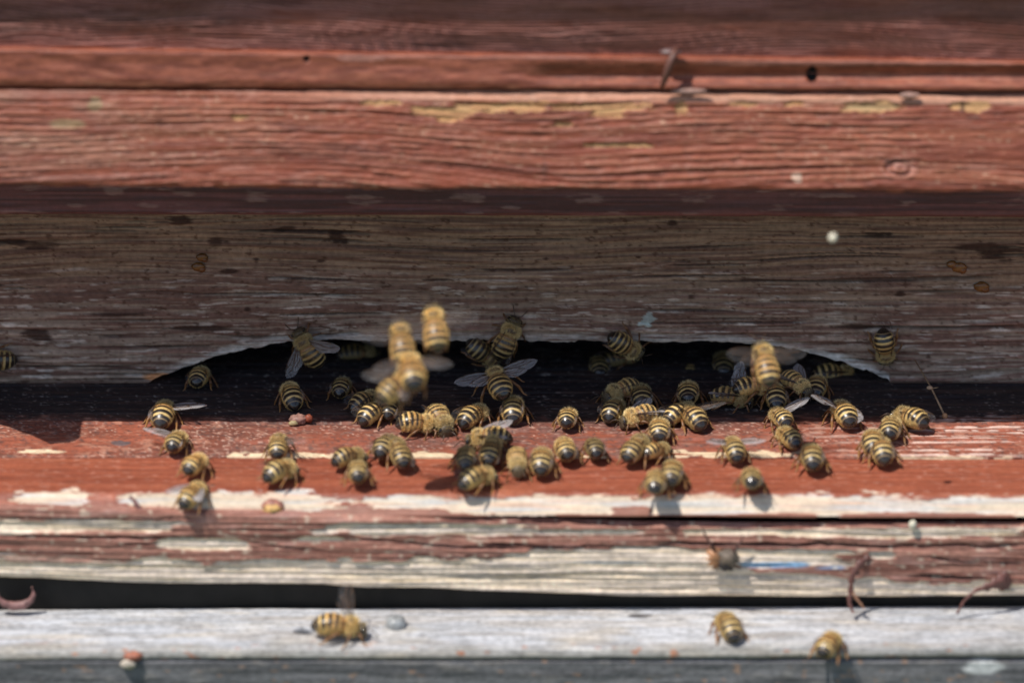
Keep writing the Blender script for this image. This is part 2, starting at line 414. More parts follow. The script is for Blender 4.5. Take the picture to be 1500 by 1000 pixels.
board('landing_board', [(130, 0), (yl, 0), (yl, -1.1)], [(yl + .1, -8), (130, -8)], f_land, M_LAND, HIVE, step=0.24, smooth=0.25)
# ---- front strip of the landing
yf = yrow(721, -0.9)
yf2 = yf - 2.2
def f_front(PX, PY, X, S):
    nz = fbm(X * .22, PY * .12, 81); n2 = fbm(X * .04, PY * .03, 82); fine = vn(X * .09, S * 2.2, 83)
    base = mix(lin(160, 84, 66) * np.ones(PX.shape + (1,)), lin(142, 72, 58), sst(.3, .7, fine))
    base = mix(base, lin(176, 100, 78), sst(.5, .75, n2) * .6)
    base = mix(base, lin(205, 150, 130), sst(.68, .78, fbm(X * .9, S * 2.6, 84, 2)) * .35)
    base = mix(base, lin(150, 100, 90), sst(735, 745, PY) * .7)
    Pm = np.zeros(PX.shape); ne = .5 * nz + .5 * fbm(X * .6, PY * .35, 87, 3)
    for cx, cy, rx, ry in [(76, 730, 56, 15), (255, 733, 85, 13), (335, 738, 165, 19), (420, 736, 70, 14), (590, 735, 70, 10), (700, 741, 55, 15), (800, 742, 110, 17), (950, 741, 140, 16), (1100, 742, 120, 18),
                           (1250, 742, 140, 20), (1420, 744, 120, 18), (1500, 744, 60, 20)]:
        Pm = np.maximum(Pm, blob(PX, PY, cx, cy, rx, ry, ne, 3, .14, 1.5))
    for cx, cy, rx, ry in [(925, 752, 30, 10), (1010, 757, 90, 5), (1130, 757, 60, 6), (560, 752, 90, 8), (1340, 757, 110, 7), (860, 757, 50, 5), (665, 757, 40, 6), (1450, 757, 40, 5)]:
        Pm = Pm * (1 - blob(PX, PY, cx, cy, rx, ry, nz, 4, .06, .7))
    wood = mix(lin(230, 210, 184) * np.ones(PX.shape + (1,)), lin(206, 204, 200), sst(.4, .7, fbm(X * .08, PY * .2, 85)))
    wood = mix(wood, lin(222, 176, 150), sst(.6, .8, vn(X * .1, PY * .5, 86)) * .6)
    base = base * (1 - Pm[..., None]) + wood * .9 * (.88 + .24 * fine[..., None]) * Pm[..., None]
    h = (n2 - .5) * .35 - Pm * .3 + (fine - .5) * .06 + (nz - .5) * .1
    return base, np.clip(.42 + .2 * nz + Pm * .3, 0, 1), h
ybot = yf - 3.4
board('landing_edge', [(yl - .15, -0.35), (yf, -0.9), (yf - .9, -1.4), (ybot, zrow(757, ybot)), (ybot + 1.5, zrow(757, ybot) - .3)], [(yl + 3, zrow(757, ybot) - .3), (yl - .1, -8.1), (yl - .1, -1.2)], f_front, M_PAINT, HIVE,
      step=0.18, smooth=0.7, slope=-0.0012, wob=lambda X: .35 * (fbm(X * .03, X * 0, 88) - .5))
# ---- front batten, paint peeling to bare wood
yb = yf - 4.0
def f_bat(PX, PY, X, S):
    T = PY - (PX / 1500.0) * 28 * sst(758, 850, PY)        # rows straightened to the left end
    nz = fbm(X * .2, PY * .14, 91); n2 = fbm(X * .03, PY * .04, 92)
    Wp = PY - 6 * np.sin(PX / 210.0) * 0.5 - (PX / 1500.0) * 18
    fine = vn(X * .045, Wp * .42, 93); f2 = vn(X * .1, Wp * .9, 94)
    paint = mix(lin(172, 118, 110) * np.ones(PX.shape + (1,)), lin(140, 88, 82), sst(.35, .7, f2))
    paint = mix(paint, lin(186, 146, 136), sst(.55, .8, nz) * .5)
    wood = mix(lin(242, 220, 194) * np.ones(PX.shape + (1,)), lin(220, 202, 186), sst(.35, .65, fine))
    wood = mix(wood, lin(150, 140, 132), sst(.72, .82, vn(X * .03, Wp * .3, 95)) * .8)
    wood = mix(wood, lin(224, 196, 150), sst(.6, .8, f2) * .5)
    Pm = np.zeros(PX.shape)
    for cx, cy, rx, ry in [(110, 770, 150, 9), (20, 772, 60, 10), (620, 775, 160, 9), (1080, 779, 90, 5), (1260, 780, 170, 8), (1400, 778, 110, 6), (290, 797, 60, 9), (330, 800, 40, 6), (470, 789, 35, 4),
                           (1000, 818, 260, 13), (1290, 812, 20, 6), (820, 780, 120, 4), (950, 806, 60, 5)]:
        Pm = np.maximum(Pm, blob(PX, PY, cx, cy, rx, ry, nz, 4, .08, .8))
    Pm = np.maximum(Pm, sst(0, 2, T - 812 - (nz - .5) * 22 - 6 * np.sin(PX / 170.0) - 8 * sst(1150, 1400, PX)))
    Pm = Pm * (1 - blob(PX, PY, 1400, 840, 130, 9, nz, 4, .1, 1.) * .9) * (1 - blob(PX, PY, 1250, 835, 60, 5, nz, 4, .1, 1.) * .8) * (1 - blob(PX, PY, 90, 817, 120, 7, nz, 4, .1, 1.) * .7)
    base = paint * (1 - Pm[..., None]) + wood * 1.1 * Pm[..., None]
    crack = np.zeros(PX.shape)
    for x0, y0, x1, y1, wd in [(0, 786, 330, 788, 1.6), (160, 801, 240, 795, 2.2), (360, 795, 480, 808, 1.8), (520, 790, 760, 806, 2.0), (700, 798, 1000, 802, 2), (960, 797, 1500, 800, 3.0), (640, 762, 900, 764, 3), (850, 765, 1110, 768, 3.2), (1100, 767, 1500, 772, 1.6), (0, 760, 300, 759, 1.2), (1330, 843, 1450, 846, 3), (1350, 816, 1500, 826, 1.6), (600, 815, 760, 816, 2)]:
        yy = y0 + (y1 - y0) * (PX - x0) / (x1 - x0) + (nz - .5) * 7
        crack = np.maximum(crack, sst(wd, wd * .3, np.abs(PY - yy)) * sst(x0 - 5, x0 + 30, PX) * sst(x1 + 5, x1 - 30, PX))
    base = mix(base, lin(84, 50, 50), crack * .9)
    blue = blob(PX, PY, 1135, 827, 62, 4.5, nz, 3, .3, .6) + blob(PX, PY, 890, 824, 70, 3, nz, 3, .5, .8) * .5 + blob(PX, PY, 1215, 831, 26, 3, nz, 3, .5, .6) * .6 + blob(PX, PY, 700, 868, 60, 2.5, nz) * .4
    base = mix(base, lin(118, 172, 214), np.clip(blue, 0, 1) * .85)
    sp = sst(.8, .86, vn(X * .9, PY * .22, 97)); base = mix(base, lin(235, 220, 195), sp * .4)
    h = (n2 - .5) * .8 + (fine - .5) * .45 - Pm * .35 - crack * .7 + (nz - .5) * .2
    return base, np.clip(.6 + .2 * nz, 0, 1), h
zbt = zrow(760, yb); zbb = zrow(864, yb)
board('front_batten', [(yb + 2.5, zbt + .25), (yb + .2, zbt), (yb, zbt - .8), (yb - .3, (zbt + zbb) / 2), (yb, zbb + .6), (yb + .6, zbb), (yb + 2.5, zbb)], [(-20, zbb), (-20, -8.3), (yb + 2.5, -8.3)],
      f_bat, M_WOOD, HIVE, step=0.18, smooth=0.6, slope=-0.0190, wob=lambda X: -.9 * np.exp(-((X - 35) / 45.) ** 2) - .35 * np.cos(X / 42.) + .3 * (fbm(X * .03, X * 0, 98) - .5))
# ---- recessed rail, its near-black colour standing in for the gap's shade
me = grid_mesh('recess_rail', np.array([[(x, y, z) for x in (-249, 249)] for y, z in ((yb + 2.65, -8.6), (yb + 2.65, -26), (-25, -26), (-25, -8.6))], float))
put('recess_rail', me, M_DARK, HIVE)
# ---- lower ledge, whitish
yL0 = yf - 3.0
zL0 = zrow(893, yL0)
yL1 = yL0 - 13.5
zL1 = zrow(950, yL1)
def f_led(PX, PY, X, S):
    nz = fbm(X * .12, S * .5, 101); fine = vn(X * .04, S * 1.3, 102); n2 = fbm(X * .03, S * .2, 103)
    base = mix(lin(205, 205, 208) * np.ones(PX.shape + (1,)), lin(196, 197, 200), sst(.3, .8, fine))
    base = mix(base, lin(228, 226, 226), sst(.5, .7, n2) * .6)
    base = mix(base, lin(160, 158, 156), sst(.5, .8, nz) * .4)
    base = mix(base, lin(170, 164, 154), sst(935, 955, PY + (nz - .5) * 20) * .8)
    base = mix(base, lin(236, 222, 200), sst(.55, .8, fbm(X * .1, S * .5, 104)) * .4)
    base = mix(base, lin(30, 34, 44), blob(PX, PY, 445, 923, 16, 6, nz, 2, .3, .3))
    base = mix(base, lin(60, 62, 68), blob(PX, PY, 937, 902, 20, 4, nz, 2, .4, .7) * .9)
    base = mix(base, lin(190, 110, 80), sst(.76, .82, fbm(X * .45, S * .9, 106, 2)) * sst(930, 955, PY) * .8)
    base = mix(base, lin(178, 160, 138), sst(.45, .75, fbm(X * .07, S * .7, 107)) * .4)
    base = mix(base, lin(120, 116, 112), sst(.66, .74, fbm(X * .5, S * 1.6, 109, 3)) * .4)
    base = base * np.array((.80, .81, .82)) * (1 - .16 * sst(1000, 1500, PX))[..., None]
    h = (nz - .5) * .5 + (fine - .5) * .12 + (n2 - .5) * .6 - blob(PX, PY, 445, 923, 16, 6, nz, 2, .3, .3) * 1.2
    return base, .6 + .2 * nz, h
board('lower_ledge', [(yL0 + 1.5, zL0 - .2), (yL0, zL0), (yL1, zL1), (yL1 - .6, zrow(963, yL1 - .6)), (yL1 + .6, zrow(963, yL1 - .6) - .8)], [(yL0 + 1.5, zrow(963, yL1) - .8)], f_led, M_WOOD, HIVE,
      step=0.2, smooth=0.8, slope=0.0040, wob=lambda X: .5 * (fbm(X * .02, X * 0, 108) - .5))
# ---- grey base wall below
yB = yL1 - .3
zB = zrow(963, yL1 - .6) - .9
def f_base(PX, PY, X, S):
    nz = fbm(X * .2, S * .7, 111); fine = vn(X * .06, S * 1.2, 112)
    base = mix(lin(130, 130, 133) * np.ones(PX.shape + (1,)), lin(108, 108, 111), sst(.35, .7, fine))
    base = mix(base, lin(150, 146, 142), sst(.6, .75, nz) * .5)
    base = mix(base, lin(225, 228, 228), blob(PX, PY, 1440, 978, 36, 11, nz, 2, .4, .6))
    base = mix(base, lin(190, 150, 120), sst(.76, .82, fbm(X * .5, S * 1.1, 113, 2)) * .6)
    base = base * np.array((.88, .86, .84))
    return base, .6 + .2 * nz, (nz - .5) * .3 + (fine - .5) * .1
board('base_wall', [(yB, zB), (yB, zB - 14), (yB, zB - 90)], [(yB, -380), (212, -380), (212, -26.5), (yL0 + 1.6, -26.5), (yL0 + 1.6, zB)], f_base, M_WOOD, HIVE, step=0.3, smooth=0)
# ---- the body of the hive round the entrance hall
def slab(name, a, b, mat):
    (x0, y0, z0), (x1, y1, z1) = a, b
    P = np.array([[(x, y, z) for x in (x0, x1)] for y, z in ((y0, z0), (y0, z1), (y1, z1), (y1, z0))], float)
    return put(name, grid_mesh(name, P), mat, HIVE)
M_SIDE = flat_mat('red_side_paint', tuple(lin(150, 80, 64)), 0.55, 60, .2)
slab('side_wall', (-262, -30, -25), (-250.3, 212, ztop), M_SIDE)
slab('side_wall', (250.3, -30, -25), (262, 212, ztop), M_SIDE)
slab('back_wall', (-249.9, 200, -25), (249.9, 212, ztop), M_SIDE)
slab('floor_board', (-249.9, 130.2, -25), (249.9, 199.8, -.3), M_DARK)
slab('roof', (-275, -32, ztop + .3), (275, 225, ztop + 22), flat_mat('roof_zinc', (.35, .36, .38), .5, 40, .15))
for x in (-210, 210):
    slab('leg', (x - 25, 20, -400), (x + 25, 70, -380.2), M_SIDE)

# ------------------------------------------------------------------ ground
M_G, N, L, B = new_mat('meadow')
tn = N.new('ShaderNodeTexNoise'); tn.inputs['Scale'].default_value = 6; tn.inputs['Detail'].default_value = 8
cr = N.new('ShaderNodeValToRGB'); cr.color_ramp.elements[0].color = (.04, .07, .02, 1); cr.color_ramp.elements[1].color = (.12, .13, .05, 1)
L.new(tn.outputs[0], cr.inputs[0]); L.new(cr.outputs[0], B.inputs['Base Color']); B.inputs['Roughness'].default_value = .9
gme = bpy.data.meshes.new('ground'); gme.from_pydata([(-500, -500, -.4), (500, -500, -.4), (500, 500, -.4), (-500, 500, -.4)], [], [(0, 1, 2, 3)])
tag(put('ground', gme, M_G), kind='structure')

# ------------------------------------------------------------------ bee
class Acc:
    """collects shapes (mm) with a colour + roughness per vertex, builds one mesh"""
    def __init__(s): s.v = []; s.f = []; s.c = []; s.m = []
    def add(s, vs, fs, cols, mi=0):
        o = len(s.v); s.v += [tuple(x) for x in vs]; s.f += [tuple(i + o for i in f) for f in fs]; s.m += [mi] * len(fs)
        s.c += [tuple(c) for c in cols] if isinstance(cols, list) and len(cols) == len(vs) else [tuple(cols)] * len(vs)
    def tube(s, pts, rad, col, n=6, flat=None, cap=True):
        pts = [Vector(p) for p in pts]; vs = []; fs = []
        for i, p in enumerate(pts):
            t = (pts[min(i + 1, len(pts) - 1)] - pts[max(i - 1, 0)]).normalized()
            a = t.cross(Vector((0, 0, 1)));  a = a.normalized() if a.length > 1e-3 else Vector((1, 0, 0))
            b = t.cross(a).normalized(); r = rad[i] if hasattr(rad, '__len__') else rad
            for k in range(n):
                th = 2 * math.pi * k / n
                vs.append(p + a * (math.cos(th) * r * (flat or 1)) + b * (math.sin(th) * r))
        for i in range(len(pts) - 1):
            for k in range(n):
                fs.append((i * n + k, i * n + (k + 1) % n, (i + 1) * n + (k + 1) % n, (i + 1) * n + k))
        if cap: fs.append(tuple(range(n))[::-1]); fs.append(tuple((len(pts) - 1) * n + k for k in range(n)))
        s.add(vs, fs, col)
    def ball(s, c, r, col, n=10, m=7, bumpy=0, seed=0):
        rnd = random.Random(seed); vs = []; fs = []
        for i in range(m + 1):
            ph = math.pi * i / m
            for k in range(n):
                th = 2 * math.pi * k / n; q = 1 + bumpy * (rnd.random() - .5)
                vs.append((c[0] + r[0] * math.sin(ph) * math.cos(th) * q, c[1] + r[1] * math.sin(ph) * math.sin(th) * q, c[2] + r[2] * math.cos(ph) * q))
        for i in range(m):
            for k in range(n):
                fs.append((i * n + k, (i + 1) * n + k, (i + 1) * n + (k + 1) % n, i * n + (k + 1) % n))
        s.add(vs, fs, col)
    def build(s, name, mats, smooth=True):
        me = bpy.data.meshes.new(name); me.from_pydata([(a * MM, b * MM, c * MM) for a, b, c in s.v], [], s.f)
        me.validate(); me.update()
        at = me.color_attributes.new('Col', 'FLOAT_COLOR', 'POINT')
        at.data.foreach_set('color', np.array(s.c, np.float32).ravel())
        for m in mats: me.materials.append(m)
        if len(mats) > 1: me.polygons.foreach_set('material_index', s.m)
        me.polygons.foreach_set('use_smooth', [smooth] * len(me.polygons))
        return me

def attr_mat(name, bump=0.0, nscale=2500, spec=.5, var=.2, trans=0):
    m, N, L, B = new_mat(name)
    a = N.new('ShaderNodeAttribute'); a.attribute_name = 'Col'
    tc = N.new('ShaderNodeTexCoord'); n = N.new('ShaderNodeTexNoise'); n.inputs['Scale'].default_value = nscale; n.inputs['Detail'].default_value = 3
    L.new(tc.outputs['Object'], n.inputs['Vector'])
    oi = N.new('ShaderNodeObjectInfo')
    mr = N.new('ShaderNodeMapRange'); mr.inputs[1].default_value = .3; mr.inputs[2].default_value = .7; mr.inputs[3].default_value = 1 - var; mr.inputs[4].default_value = 1 + var
    L.new(n.outputs[0], mr.inputs[0])
    m2 = N.new('ShaderNodeMapRange'); m2.inputs[3].default_value = .8; m2.inputs[4].default_value = 1.25; L.new(oi.outputs['Random'], m2.inputs[0])
    mu = N.new('ShaderNodeMath'); mu.operation = 'MULTIPLY'; L.new(mr.outputs[0], mu.inputs[0]); L.new(m2.outputs[0], mu.inputs[1])
    vm = N.new('ShaderNodeVectorMath'); vm.operation = 'SCALE'; L.new(a.outputs['Color'], vm.inputs[0]); L.new(mu.outputs[0], vm.inputs['Scale'])
    L.new(vm.outputs[0], B.inputs['Base Color']); L.new(a.outputs['Alpha'], B.inputs['Roughness'])
    if bump:
        bp = N.new('ShaderNodeBump'); bp.inputs['Strength'].default_value = bump; bp.inputs['Distance'].default_value = .0001
        L.new(n.outputs[0], bp.inputs['Height']); L.new(bp.outputs[0], B.inputs['Normal'])
    B.inputs['Specular IOR Level'].default_value = spec
    return m
M_BEE = attr_mat('bee_body', .12, 3000, .8)
M_FUR = attr_mat('bee_fur', 0, 3000, .2, .3)
M_LUMP = attr_mat('lump', .5, 900, .5, .35)
mw, N, L, B = new_mat('wing_membrane')
tr = N.new('ShaderNodeBsdfTransparent'); mx = N.new('ShaderNodeMixShader')
lw = N.new('ShaderNodeLayerWeight'); lw.inputs[0].default_value = .45
mr = N.new('ShaderNodeMapRange'); mr.inputs[3].default_value = .035; mr.inputs[4].default_value = .17
L.new(lw.outputs['Facing'], mr.inputs[0]); L.new(mr.outputs[0], mx.inputs[0])
B.inputs['Base Color'].default_value = (.62, .58, .58, 1); B.inputs['Roughness'].default_value = .28
tc = N.new('ShaderNodeTexCoord'); nn = N.new('ShaderNodeTexNoise'); nn.inputs['Scale'].default_value = 700
L.new(tc.outputs['Object'], nn.inputs['Vector']); bp = N.new('ShaderNodeBump'); bp.inputs['Distance'].default_value = .0002; bp.inputs['Strength'].default_value = .6
L.new(nn.outputs[0], bp.inputs['Height']); L.new(bp.outputs[0], B.inputs['Normal'])
out = N['Material Output']; L.new(tr.outputs[0], mx.inputs[1]); L.new(B.outputs[0], mx.inputs[2]); L.new(mx.outputs[0], out.inputs[0])
M_WING = mw
M_MILKY = mw.copy(); M_MILKY.name = 'wing_membrane_milky'
for q in M_MILKY.node_tree.nodes:
    if q.type == 'MAP_RANGE': q.inputs[3].default_value = .30; q.inputs[4].default_value = .7
M_VEIN = flat_mat('wing_vein', (.10, .055, .03), .5, 2000, .3)

YK = .86                        # bees read short and stout in the photograph
TAN = (.74, .51, .19); ORG = (.46, .23, .08); BLK = (.028, .021, .016); HAIR = (.86, .67, .33)
def ab_center(t, droop):
    """abdomen axis, t 0 (waist) .. 1 (tip)"""
    return Vector((0, 1.7 - 8.4 * t + 0.5 * droop * t * t, -0.05 +   .45 * math.sin(math.pi * min(max(t, 0), 1)) - droop * 2.6 * max(t, 0.0) ** 1.8))
def ab_rad(t):
    k = [(0, .9), (.05, 1.7), (.12, 2.15), (.25, 2.45), (.42, 2.6), (.58, 2.5), (.72, 2.2), (.84, 1.72), (.93, 1.12), (.98, .55), (1.0, .08)]
    return float(np.interp(t, [a for a, b in k], [b for a, b in k]))
SEG = [0.0, 0.16, 0.33, 0.50, 0.665, 0.82, 1.0]
def body_mesh(droop, tone, orange, legs):
    A = Acc(); n = 22; R = 46; vs = []; cs = []; fs = []
    for i in range(R + 1):
        t = (i / R) ** 0.97; c = ab_center(t, droop)
        c2 = ab_center(min(t + .02, 1.02), droop); c1 = ab_center(t - .02, droop); tt = (c2 - c1).normalized(); b = tt.cross(Vector((1, 0, 0))).normalized()
        if b.z < 0: b = -b
        k = max(j for j in range(6) if SEG[j] <= t + 1e-9); u = (t - SEG[k]) / (SEG[k + 1] - SEG[k])
        r = ab_rad(t) * (1 + 0.035 * (u - .5)) * (1 if k < 5 else 1)
        for j in range(n):
            th = 2 * math.pi * j / n
            p = c + Vector((1, 0, 0)) * (math.cos(th) * r) + b * (math.sin(th) * r * .88)
            vs.append(p)
            up = math.sin(th)
            band = (.02 < u < .46 - .08 * max(up, 0)) and k >= 1
            side = up < .12
            if k == 5: col, ro = ((.30, .2, .09), .6) if u < .12 else (BLK, .2)
            elif k == 0: col, ro = tuple(np.array(ORG) * .9), .55
            elif band or side:
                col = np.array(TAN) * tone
                if k <= orange: col = col * .45 + np.array(ORG) * .65
                if side: col = col * .7
                col, ro = tuple(col), .65
            else:
                col, ro = BLK, .34
                if k <= orange and u > .85: col = tuple(np.array(ORG) * .5)
            cs.append(tuple(col) + (ro,))
    for i in range(R):
        for j in range(n): fs.append((i * n + j, i * n + (j + 1) % n, (i + 1) * n + (j + 1) % n, (i + 1) * n + j))
    fs.append(tuple(range(n))[::-1]); fs.append(tuple(R * n + k for k in range(n)))
    A.add(vs, fs, cs)
    # thorax + neck + head in one lathe
    prof = [(.9, .5, 0), (1.2, 1.3, 0), (1.7, 1.85, .1), (2.5, 2.1, .15), (3.4, 2.0, .1), (4.1, 1.55, 0), (4.5, .9, -.1), (4.65, .75, -.2), (4.8, 1.2, -.3), (5.15, 1.75, -.45), (5.6, 1.85, -.6), (6.1, 1.6, -.9), (6.5, 1.0, -1.3), (6.6, .3, -1.6)]
    yy = np.linspace(.9, 6.6, 26); vs = []; cs = []; fs = []
    for i, y in enumerate(yy):
        r = np.interp(y, [p[0] for p in prof], [p[1] for p in prof]); zc = np.interp(y, [p[0] for p in prof], [p[2] for p in prof])
        for j in range(n):
            th = 2 * math.pi * j / n
            vs.append((math.cos(th) * r, y, zc + math.sin(th) * r * (.95 if y < 4.6 else .88)))
            hd = y > 4.7
            col = (.10, .07, .035) if hd else (.42, .28, .10)
            if 2.2 < y < 3.3 and math.sin(th) > .85: col = (.12, .07, .03)
            cs.append(col + (.6,))
    for i in range(len(yy) - 1):
        for j in range(n): fs.append((i * n + (j + 1) % n, i * n + j, (i + 1) * n + j, (i + 1) * n + (j + 1) % n))
    fs.append(tuple(range(n))); fs.append(tuple((len(yy) - 1) * n + k for k in range(n))[::-1])
    A.add(vs, fs, cs)
    for s in (-1, 1):
        A.ball((s * 1.45, 5.5, -.5), (.5, .62, 1.05), (.012, .010, .012, .12))
        am = (.20, .085, .025, .5); dk = (.07, .035, .015, .45)
        A.tube([(s * .4, 6.5, -.4), (s * .9, 7.3, .2), (s * 1.5, 8.2, -.2), (s * 1.9, 9.2, -.8)], [.12, .11, .13, .11], dk, 5)
        if legs == 'stand':
            L3 = [[(.8, 3.7, -1.1), (2.3, 4.9, -.5), (3.0, 6.0, -2.1), (3.3, 7.0, -3.05), (3.5, 7.5, -3.2)],
                  [(.9, 2.7, -1.3), (2.9, 2.7, -.5), (4.0, 2.0, -2.1), (4.5, 1.3, -3.1), (4.9, .9, -3.2)],
                  [(.9, 1.7, -1.2), (2.7, -.1, -.5), (3.3, -2.2, -1.7), (3.5, -3.4, -2.9), (3.9, -4.3, -3.2)]]
        elif legs == 'wide':
            L3 = [[(.8, 3.7, -1.1), (2.6, 4.6, -.9), (3.9, 5.6, -1.9), (4.6, 6.2, -3.0), (4.9, 6.6, -3.2)],
                  [(.9, 2.7, -1.3), (3.2, 3.0, -.9), (4.8, 2.4, -2.0), (5.6, 1.9, -3.1), (6.1, 1.7, -3.2)],
                  [(.9, 1.7, -1.2), (3.0, .6, -.9), (4.3, -1.4, -2.0), (4.8, -3.0, -3.0), (5.4, -3.8, -3.2)]]
        else:
            L3 = [[(.8, 3.7, -1.1), (1.8, 4.6, -1.9), (1.7, 3.9, -3.0), (1.6, 3.4, -3.9), (1.6, 3.1, -4.2)],
                  [(.9, 2.7, -1.3), (2.3, 2.2, -2.2), (2.2, 1.1, -3.4), (2.2, .2, -4.2), (2.2, -.2, -4.5)],
                  [(.9, 1.7, -1.2), (2.4, .2, -2.0), (2.4, -1.8, -3.0), (2.3, -3.3, -3.9), (2.2, -4.0, -4.4)]]
        for q, pl in enumerate(L3):
            P = [(s * x, y, z) for x, y, z in pl]
            w = [.24, .27, .24, .14, .08] if q < 2 else [.27, .30, .36, .2, .10]
            A.tube(P[:3], w[:3], am, 6); A.tube(P[2:], w[2:], (.28, .13, .04, .5), 6)
    A.v = [(x, y * YK, z) for x, y, z in A.v]
    return A.build('body', [M_BEE])

def fur_mesh(droop, tone, dens, seed):
    rnd = random.Random(seed); vs = []; fs = []; cs = []
    def hair(p, nrm, ln, wd, col):
        p = Vector(p); nrm = Vector(nrm).normalized()
        d = (nrm + Vector((rnd.uniform(-.5, .5), rnd.uniform(-.9, .2), rnd.uniform(-.5, .5)))).normalized()
        s = d.cross(Vector((rnd.uniform(-1, 1), rnd.uniform(-1, 1), rnd.uniform(-1, 1)))).normalized() * wd
        o = len(vs); vs.extend([p - s, p + s, p + d * ln]); fs.append((o, o + 1, o + 2)); cs.extend([col] * 3)
    for i in range(int(2600 * dens)):
        th = rnd.uniform(0, 2 * math.pi); y = rnd.uniform(1.1, 4.4)
        r = np.interp(y, [1.0, 1.7, 2.5, 3.4, 4.1, 4.5], [.9, 1.85, 2.1, 2.0, 1.55, .9])
        nrm = (math.cos(th), (y - 2.7) * .35, math.sin(th)); k = rnd.uniform(.7, 1.15) * tone
        if math.sin(th) > .8 and 2 < y < 3.4 and rnd.random() < .6: continue
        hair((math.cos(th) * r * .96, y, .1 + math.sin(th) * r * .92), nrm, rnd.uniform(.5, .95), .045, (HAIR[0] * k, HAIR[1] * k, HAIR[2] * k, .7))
    for i in range(int(260 * dens)):
        th = rnd.uniform(0, 2 * math.pi); y = rnd.uniform(4.8, 6.2); r = 1.7 if y < 5.8 else 1.4
        hair((math.cos(th) * r, y, -.55 + math.sin(th) * r * .85), (math.cos(th), .4, math.sin(th)), rnd.uniform(.3, .6), .045, (.5 * tone, .38 * tone, .17 * tone, .7))
    for i in range(int(2000 * dens)):
        k = rnd.choice([0, 1, 1, 2, 2, 3, 3, 4, 4]); u = rnd.uniform(.02, .42) if k else rnd.uniform(.1, 1)
        t = SEG[k] + (SEG[k + 1] - SEG[k]) * u; th = rnd.uniform(0, 2 * math.pi)
        c = ab_center(t, droop); r = ab_rad(t); p = c + Vector((math.cos(th) * r, 0, math.sin(th) * r * .88))
        q = rnd.uniform(.75, 1.1) * tone
        if rnd.random() < .28 and t < .72: hair(ab_center(t + .08, droop) + Vector((math.cos(th) * ab_rad(t + .08), 0, math.sin(th) * ab_rad(t + .08) * .88)), (math.cos(th), -.9, math.sin(th)), .3, .03, (TAN[0] * .8, TAN[1] * .8, TAN[2] * .9, .7))
        hair(p * .995, (math.cos(th), -.9, math.sin(th)), rnd.uniform(.22, .5) * (1.6 if k == 0 else 1), .045, (TAN[0] * q * 1.05, TAN[1] * q * 1.05, TAN[2] * q * 1.1, .7))
    vs = [(p[0], p[1] * YK, p[2]) for p in vs]
    A = Acc(); A.add(vs, fs, cs); return A.build('fur', [M_FUR], False)

def wing_mesh(ln, wd, hind, side, milky):
    up = [(0, .02), (.15, .05), (.35, .085), (.6, .10), (.8, .085), (.93, .03), (1.0, -.07)]
    lo = [(0, -.03), (.15, -.10), (.35, -.22), (.6, -.31), (.8, -.30), (.93, -.2), (1.0, -.07)]
    if hind: lo = [(0, -.03), (.12, -.2), (.35, -.36), (.6, -.36), (.8, -.26), (.93, -.16), (1.0, -.07)]
    A = Acc(); n = 18; m = 7; vs = []; fs = []
    def pt(u, v, dz=0):
        a = np.interp(u, [p[0] for p in up], [p[1] for p in up]); b = np.interp(u, [p[0] for p in lo], [p[1] for p in lo])
        y = a + (b - a) * v
        return (side * u * ln, y * ln * wd, (.035 * math.sin(u * 3.1) * ln * (1 - v * .6) + .012 * math.sin(v * 9 + u * 5) * ln) + dz)
    for i in range(n + 1):
        for j in range(m + 1): vs.append(pt(i / n, j / m))
    for i in range(n):
        for j in range(m): a = i * (m + 1) + j; fs.append((a, a + 1, a + m + 2, a + m + 1))
    A.add(vs, fs, (.5, .5, .5, .3), 0)
    V = [[(0, 0), (.3, 0), (.6, .0), (.9, .02)], [(0, .5), (.3, .3), (.62, .22), (.75, .05)], [(.02, .6), (.3, .52), (.55, .55), (.72, .5), (.85, .3)], [(.03, .8), (.25, .75), (.5, .8), (.62, .95)],
         [(.42, .28), (.45, .54)], [(.6, .24), (.62, .54)], [(.5, .54), (.52, .82)], [(.72, .12), (.72, .5)], [(.3, .5), (.3, .76)]]
    if hind: V = V[:4]
    for pl in V:
        P = [pt(u, v, .03) for u, v in pl]
        o = len(A.m); A.tube(P, [.085 if len(pl) > 2 and pl[0][0] < .1 else .045] * len(P), (.1, .06, .03, .5), 4)
        for q in range(o, len(A.m)): A.m[q] = 1
    return A.build('wing', [M_MILKY if milky else M_WING, M_VEIN])
WM = {(h, s, k): wing_mesh(6.0 if h else 8.4, .88, h, s, k) for h in (0, 1) for s in (-1, 1) for k in (0, 1)}

def wing_M(pose, hind, s):
    """matrix of a wing for one pose; wing mesh runs along side*X with its leading edge towards +Y"""
    root = Vector((s * 1.35, 2.45 - .6 * hind, 1.25 - .15 * hind)) * MM
    sweep, lift, twist = {
        'fold': ((62, 60)[hind], 4 - 4 * hind, 22), 'half': ((38, 46)[hind], 8, 24), 'open': ((6, 24)[hind], 8, 18), 'up': ((15, 25)[hind], 48, 20), 'fan': ((22, 36)[hind], 22, 40), 'tight': ((80, 78)[hind], -4, 110)}[pose]
    r = Matrix.Rotation(-s * math.radians(sweep), 4, 'Z') @ Matrix.Rotation(-s * math.radians(lift), 4, 'Y') @ Matrix.Rotation(math.radians(twist * .6), 4, 'X')
    return Matrix.Translation(root) @ r

